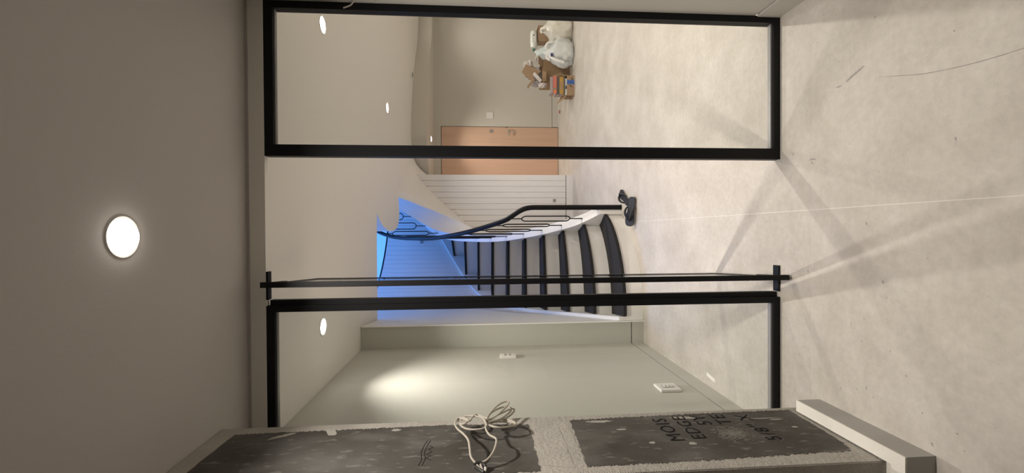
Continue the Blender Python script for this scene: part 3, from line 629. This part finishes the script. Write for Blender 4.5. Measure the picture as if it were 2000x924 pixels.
b3 = bag('rubbish_bag', 'white tied carrier bag with loop handles in front of the pile', 'rubbish bag', (2.83, 6.93, 0), .225, .18, .255, 'baggrey', 23, pinch=.55, peak=.15)
for pts in (((-.03, 0, .36), (-.10, -.10, .37), (-.17, -.16, .29), (-.21, -.17, .17)), ((.03, 0, .36), (.07, -.04, .43), (.13, -.05, .40), (.15, -.05, .34)), ((-.02, -.02, .36), (-.08, -.04, .42), (-.13, -.05, .37))):
    sub(b3, MB().tube(smooth_path(pts, 4), .022, 6), 'handle', 'whitecover')
sub(b3, MB().box(-.11, -.145, .335, -.06, -.13, .37), 'label_patch', 'navy')
# two cardboard containers
FRONT = {}
def carton(label, name, x0, y0, x1, y1, hgt, m, fh=None, group='cardboard boxes'):
    o = thing(name, label, 'box', ((x0+x1)/2, (y0+y1)/2, 0), group); t = .006; fh = fh or hgt
    box('bottom', m, (x0, y0, 0, x1, y1, t), o); FRONT[label] = box('front_panel', m, (x0, y0, t, x1, y0+t, fh), o); box('back_panel', m, (x0, y1-t, t, x1, y1, hgt), o)
    box('side_panel', m, (x0, y0+t, t, x0+t, y1-t, hgt), o); box('side_panel', m, (x1-t, y0+t, t, x1, y1-t, hgt), o); return o
def quad(P, t, name, m, par):
    P = [Vector(p) for p in P]; nn = (P[1]-P[0]).cross(P[2]-P[0]).normalized()*t
    return MB().add(P+[p+nn for p in P], [(3, 2, 1, 0), (4, 5, 6, 7), (0, 1, 5, 4), (1, 2, 6, 5), (2, 3, 7, 6), (3, 0, 4, 7)]).build(name, m, par)
bx = carton('brown open cardboard box full of paper behind the books', 'cardboard_box', 2.43, 7.13, 2.80, 7.50, .455, 'carddark')
quad([(2.68, 7.13, .455), (2.80, 7.13, .455), (2.84, 7.05, .53), (2.70, 7.05, .53)], .006, 'flap', 'card', bx)
quad([(2.43, 7.13, .455), (2.62, 7.13, .455), (2.58, 7.05, .40), (2.44, 7.06, .40)], .006, 'flap', 'carddark', bx)
quad([(2.48, 7.122, .02), (2.60, 7.122, .16), (2.54, 7.118, .30), (2.45, 7.122, .2)], .004, 'crease', 'card', bx)
bb = carton('low cardboard box with blue tape holding a stack of books', 'cardboard_box', 2.13, 6.80, 2.44, 7.02, .185, 'card', .115)
quad([(2.13, 6.80, .115), (2.13, 7.02, .185), (2.055, 7.04, .245), (2.05, 6.84, .19)], .006, 'flap', 'cardlight', bb)
quad([(2.44, 7.02, .185), (2.44, 6.82, .125), (2.465, 6.83, .20), (2.465, 7.02, .26)], .006, 'flap', 'card', bb)
fpn = FRONT[bb['label']]
box('blue_tape', 'bluetape', (2.30, 6.797, 0, 2.365, 6.80, .116), fpn); box('blue_tape', 'bluetape', (2.128, 6.90, .12, 2.13, 6.93, .16), bb)
box('tape_line', 'navy', (2.331, 6.7955, .002, 2.335, 6.797, .114), fpn)
# printed marks: curved arrow and small bars
MB().tube(smooth_path([(2.405, 6.7985, .055), (2.39, 6.7985, .035), (2.375, 6.7985, .03), (2.368, 6.7985, .045)], 4), .004, 5).build('printed_mark', 'ink', fpn)
MB().tube(smooth_path([(2.285, 6.7985, .07), (2.27, 6.7985, .055), (2.258, 6.7985, .04)], 4), .005, 5).build('printed_mark', 'ink', fpn)
for y, z, w in ((6.83, .05, .05), (6.84, .085, .03)): box('printed_mark', 'ink', (2.127, y, z, 2.13, y+w, z+.012), bb)
# books lying in the box, bottom to top
books = [('grey-green paperback lowest in the book stack', 'teal', 2.16, 2.42, .007, .05), ('black hardback with white spine label in the box of books', 'darkcover', 2.15, 2.41, .051, .105), ('white spined book just under the mustard one', 'whitecover', 2.145, 2.40, .106, .142), ('charcoal thin book under the mustard box', 'darkcover', 2.17, 2.42, .143, .163), ('mustard yellow game box in the book stack', 'yellow', 2.155, 2.425, .164, .228), ('dark grey folder above the mustard box', 'darkcover', 2.15, 2.42, .229, .272), ('red-spined book near the top of the stack', 'red', 2.165, 2.43, .273, .328)]
for i, (lab, m, x0, x1, z0, z1) in enumerate(books):
    o = thing('book', lab, 'book', ((x0+x1)/2, 6.9, z0), 'books stacked in the taped box'); y0 = 6.825+.004*(i % 3)
    box('cover', m, (x0, y0, z0, x1, 7.005, z0+.004), o); box('cover', m, (x0, y0, z1-.004, x1, 7.005, z1), o); spn = box('spine', m, (x0, y0-.002, z0, x1, y0+.004, z1), o)
    box('pages', 'paper', (x0+.004, y0+.004, z0+.004, x1-.004, 6.998, z1-.004), o)
    if m in ('darkcover', 'whitecover') and i in (1, 2): box('spine_label', 'whitecover' if m == 'darkcover' else 'darkcover', (x0+.09, y0-.003, z0+.006, x0+.14, y0-.002, z1-.006), spn)
    if m == 'red': box('spine_label', 'orange', (x0+.005, y0-.003, z0+.004, x0+.05, y0-.002, z1-.004), spn); box('spine_label', 'teal', (x0+.055, y0-.003, z0+.004, x0+.08, y0-.002, z1-.004), spn)
    if m == 'yellow': box('spine_label', 'card', (x0+.06, y0-.003, z0+.015, x0+.19, y0-.002, z1-.015), spn)
tr = thing('plastic_tray', 'clear plastic tray on top of the book stack', 'tray', (2.29, 6.92, .329))
box('tray_base', 'film', (2.17, 6.84, .3295, 2.42, 7.0, .335), tr); box('tray_rim', 'film', (2.17, 6.84, .335, 2.42, 6.845, .375), tr); box('tray_rim', 'film', (2.17, 6.845, .335, 2.175, 7.0, .375), tr)
# paper and film bursting out of the brown box
def crumple(name, label, cat, loc, sx, sy, sz, m, seed, rot=(0, 0, 0)):
    bm = bmesh.new(); bmesh.ops.create_icosphere(bm, subdivisions=3, radius=1)
    for v in bm.verts:
        c = v.co.copy(); k = .8+.5*noise.noise(c*2.3+Vector((seed, 2, 0)))+.35*abs(noise.noise(c*5+Vector((seed, 0, 4)))); v.co = Vector((c.x*k*sx, c.y*k*sy, c.z*k*sz))
    me = bpy.data.meshes.new(name); bm.to_mesh(me); bm.free(); me.materials.append(M[m]); o = bpy.data.objects.new(name, me); COL.objects.link(o); o.location = loc; o.rotation_euler = rot
    return tag(o, label, cat, 'packaging spilling from the brown box')
crumple('crumpled_paper', 'white crumpled paper highest on the pile', 'paper', (2.745, 7.25, .665), .085, .08, .095, 'paper', 5)
crumple('plastic_wrap', 'greyish clear wrap bursting from the brown box', 'plastic wrap', (2.62, 7.31, .53), .12, .11, .12, 'film', 9)
crumple('crumpled_paper', 'mauve-grey crumpled packing paper above the book stack', 'paper', (2.45, 7.25, .545), .06, .07, .085, 'film', 14)
crumple('crumpled_paper', 'small white paper scrap beside the brown box flap', 'paper', (2.835, 7.20, .52), .04, .05, .06, 'paper', 19)
quad([(2.62, 7.15, .47), (2.73, 7.16, .72), (2.60, 7.17, .785), (2.47, 7.16, .64)], .006, 'cardboard_flap', 'cardlight', None).data.materials[0] = M['card']
tag(bpy.data.objects['cardboard_flap'], 'torn square cardboard sheet leaning at the top of the pile', 'cardboard')
crumple('crumpled_paper', 'brownish crumpled paper wedged under the torn cardboard sheet', 'paper', (2.56, 7.22, .655), .06, .04, .07, 'film', 41)
crumple('crumpled_paper', 'pale crumpled tissue between brown box and book stack', 'paper', (2.375, 7.10, .455), .045, .05, .075, 'paper', 52)
o = quad([(2.46, 7.10, .46), (2.59, 7.10, .58), (2.56, 7.13, .61), (2.43, 7.13, .49)], .012, 'packing_sheet', 'paper', None); tag(o, 'folded pale paper sheet sticking out of the brown box', 'paper')
o = quad([(2.33, 7.14, .685), (2.36, 7.14, .705), (2.51, 7.14, .60), (2.48, 7.14, .57)], .008, 'cardboard_strip', 'card', None); tag(o, 'thin brown cardboard strip poking out of the pile', 'cardboard')
# jug lying on top, and a box behind it
jg = thing('plastic_jug', 'milky plastic jug with green cap lying on the bags', 'jug', (3.24, 7.42, .49))
MB().lathe([(.02, -.15), (.055, -.13), (.062, -.05), (.062, .10), (.05, .14), (.02, .15)], (3.24, 7.42, .550), 20, 'x').build('jug_body', 'milky', jg, smooth=True)
MB().lathe([(.024, -.185), (.024, -.15)], (3.24, 7.42, .550), 14, 'x').build('cap', 'green', jg)
lb_ = box('label', 'whitecover', (3.18, 7.353, .522, 3.31, 7.359, .582), jg); box('label_mark', 'ink', (3.285, 7.351, .548, 3.305, 7.353, .568), lb_)
cb2 = carton('plain cardboard box hidden behind the white rubbish bag', 'cardboard_box', 3.19, 7.33, 3.45, 7.52, .487, 'card')
o = crumple('paper_scrap', 'tiny red and white scrap on the floor beside the taped box', 'paper', (2.20, 8.02, .022), .04, .03, .022, 'scrap', 33)
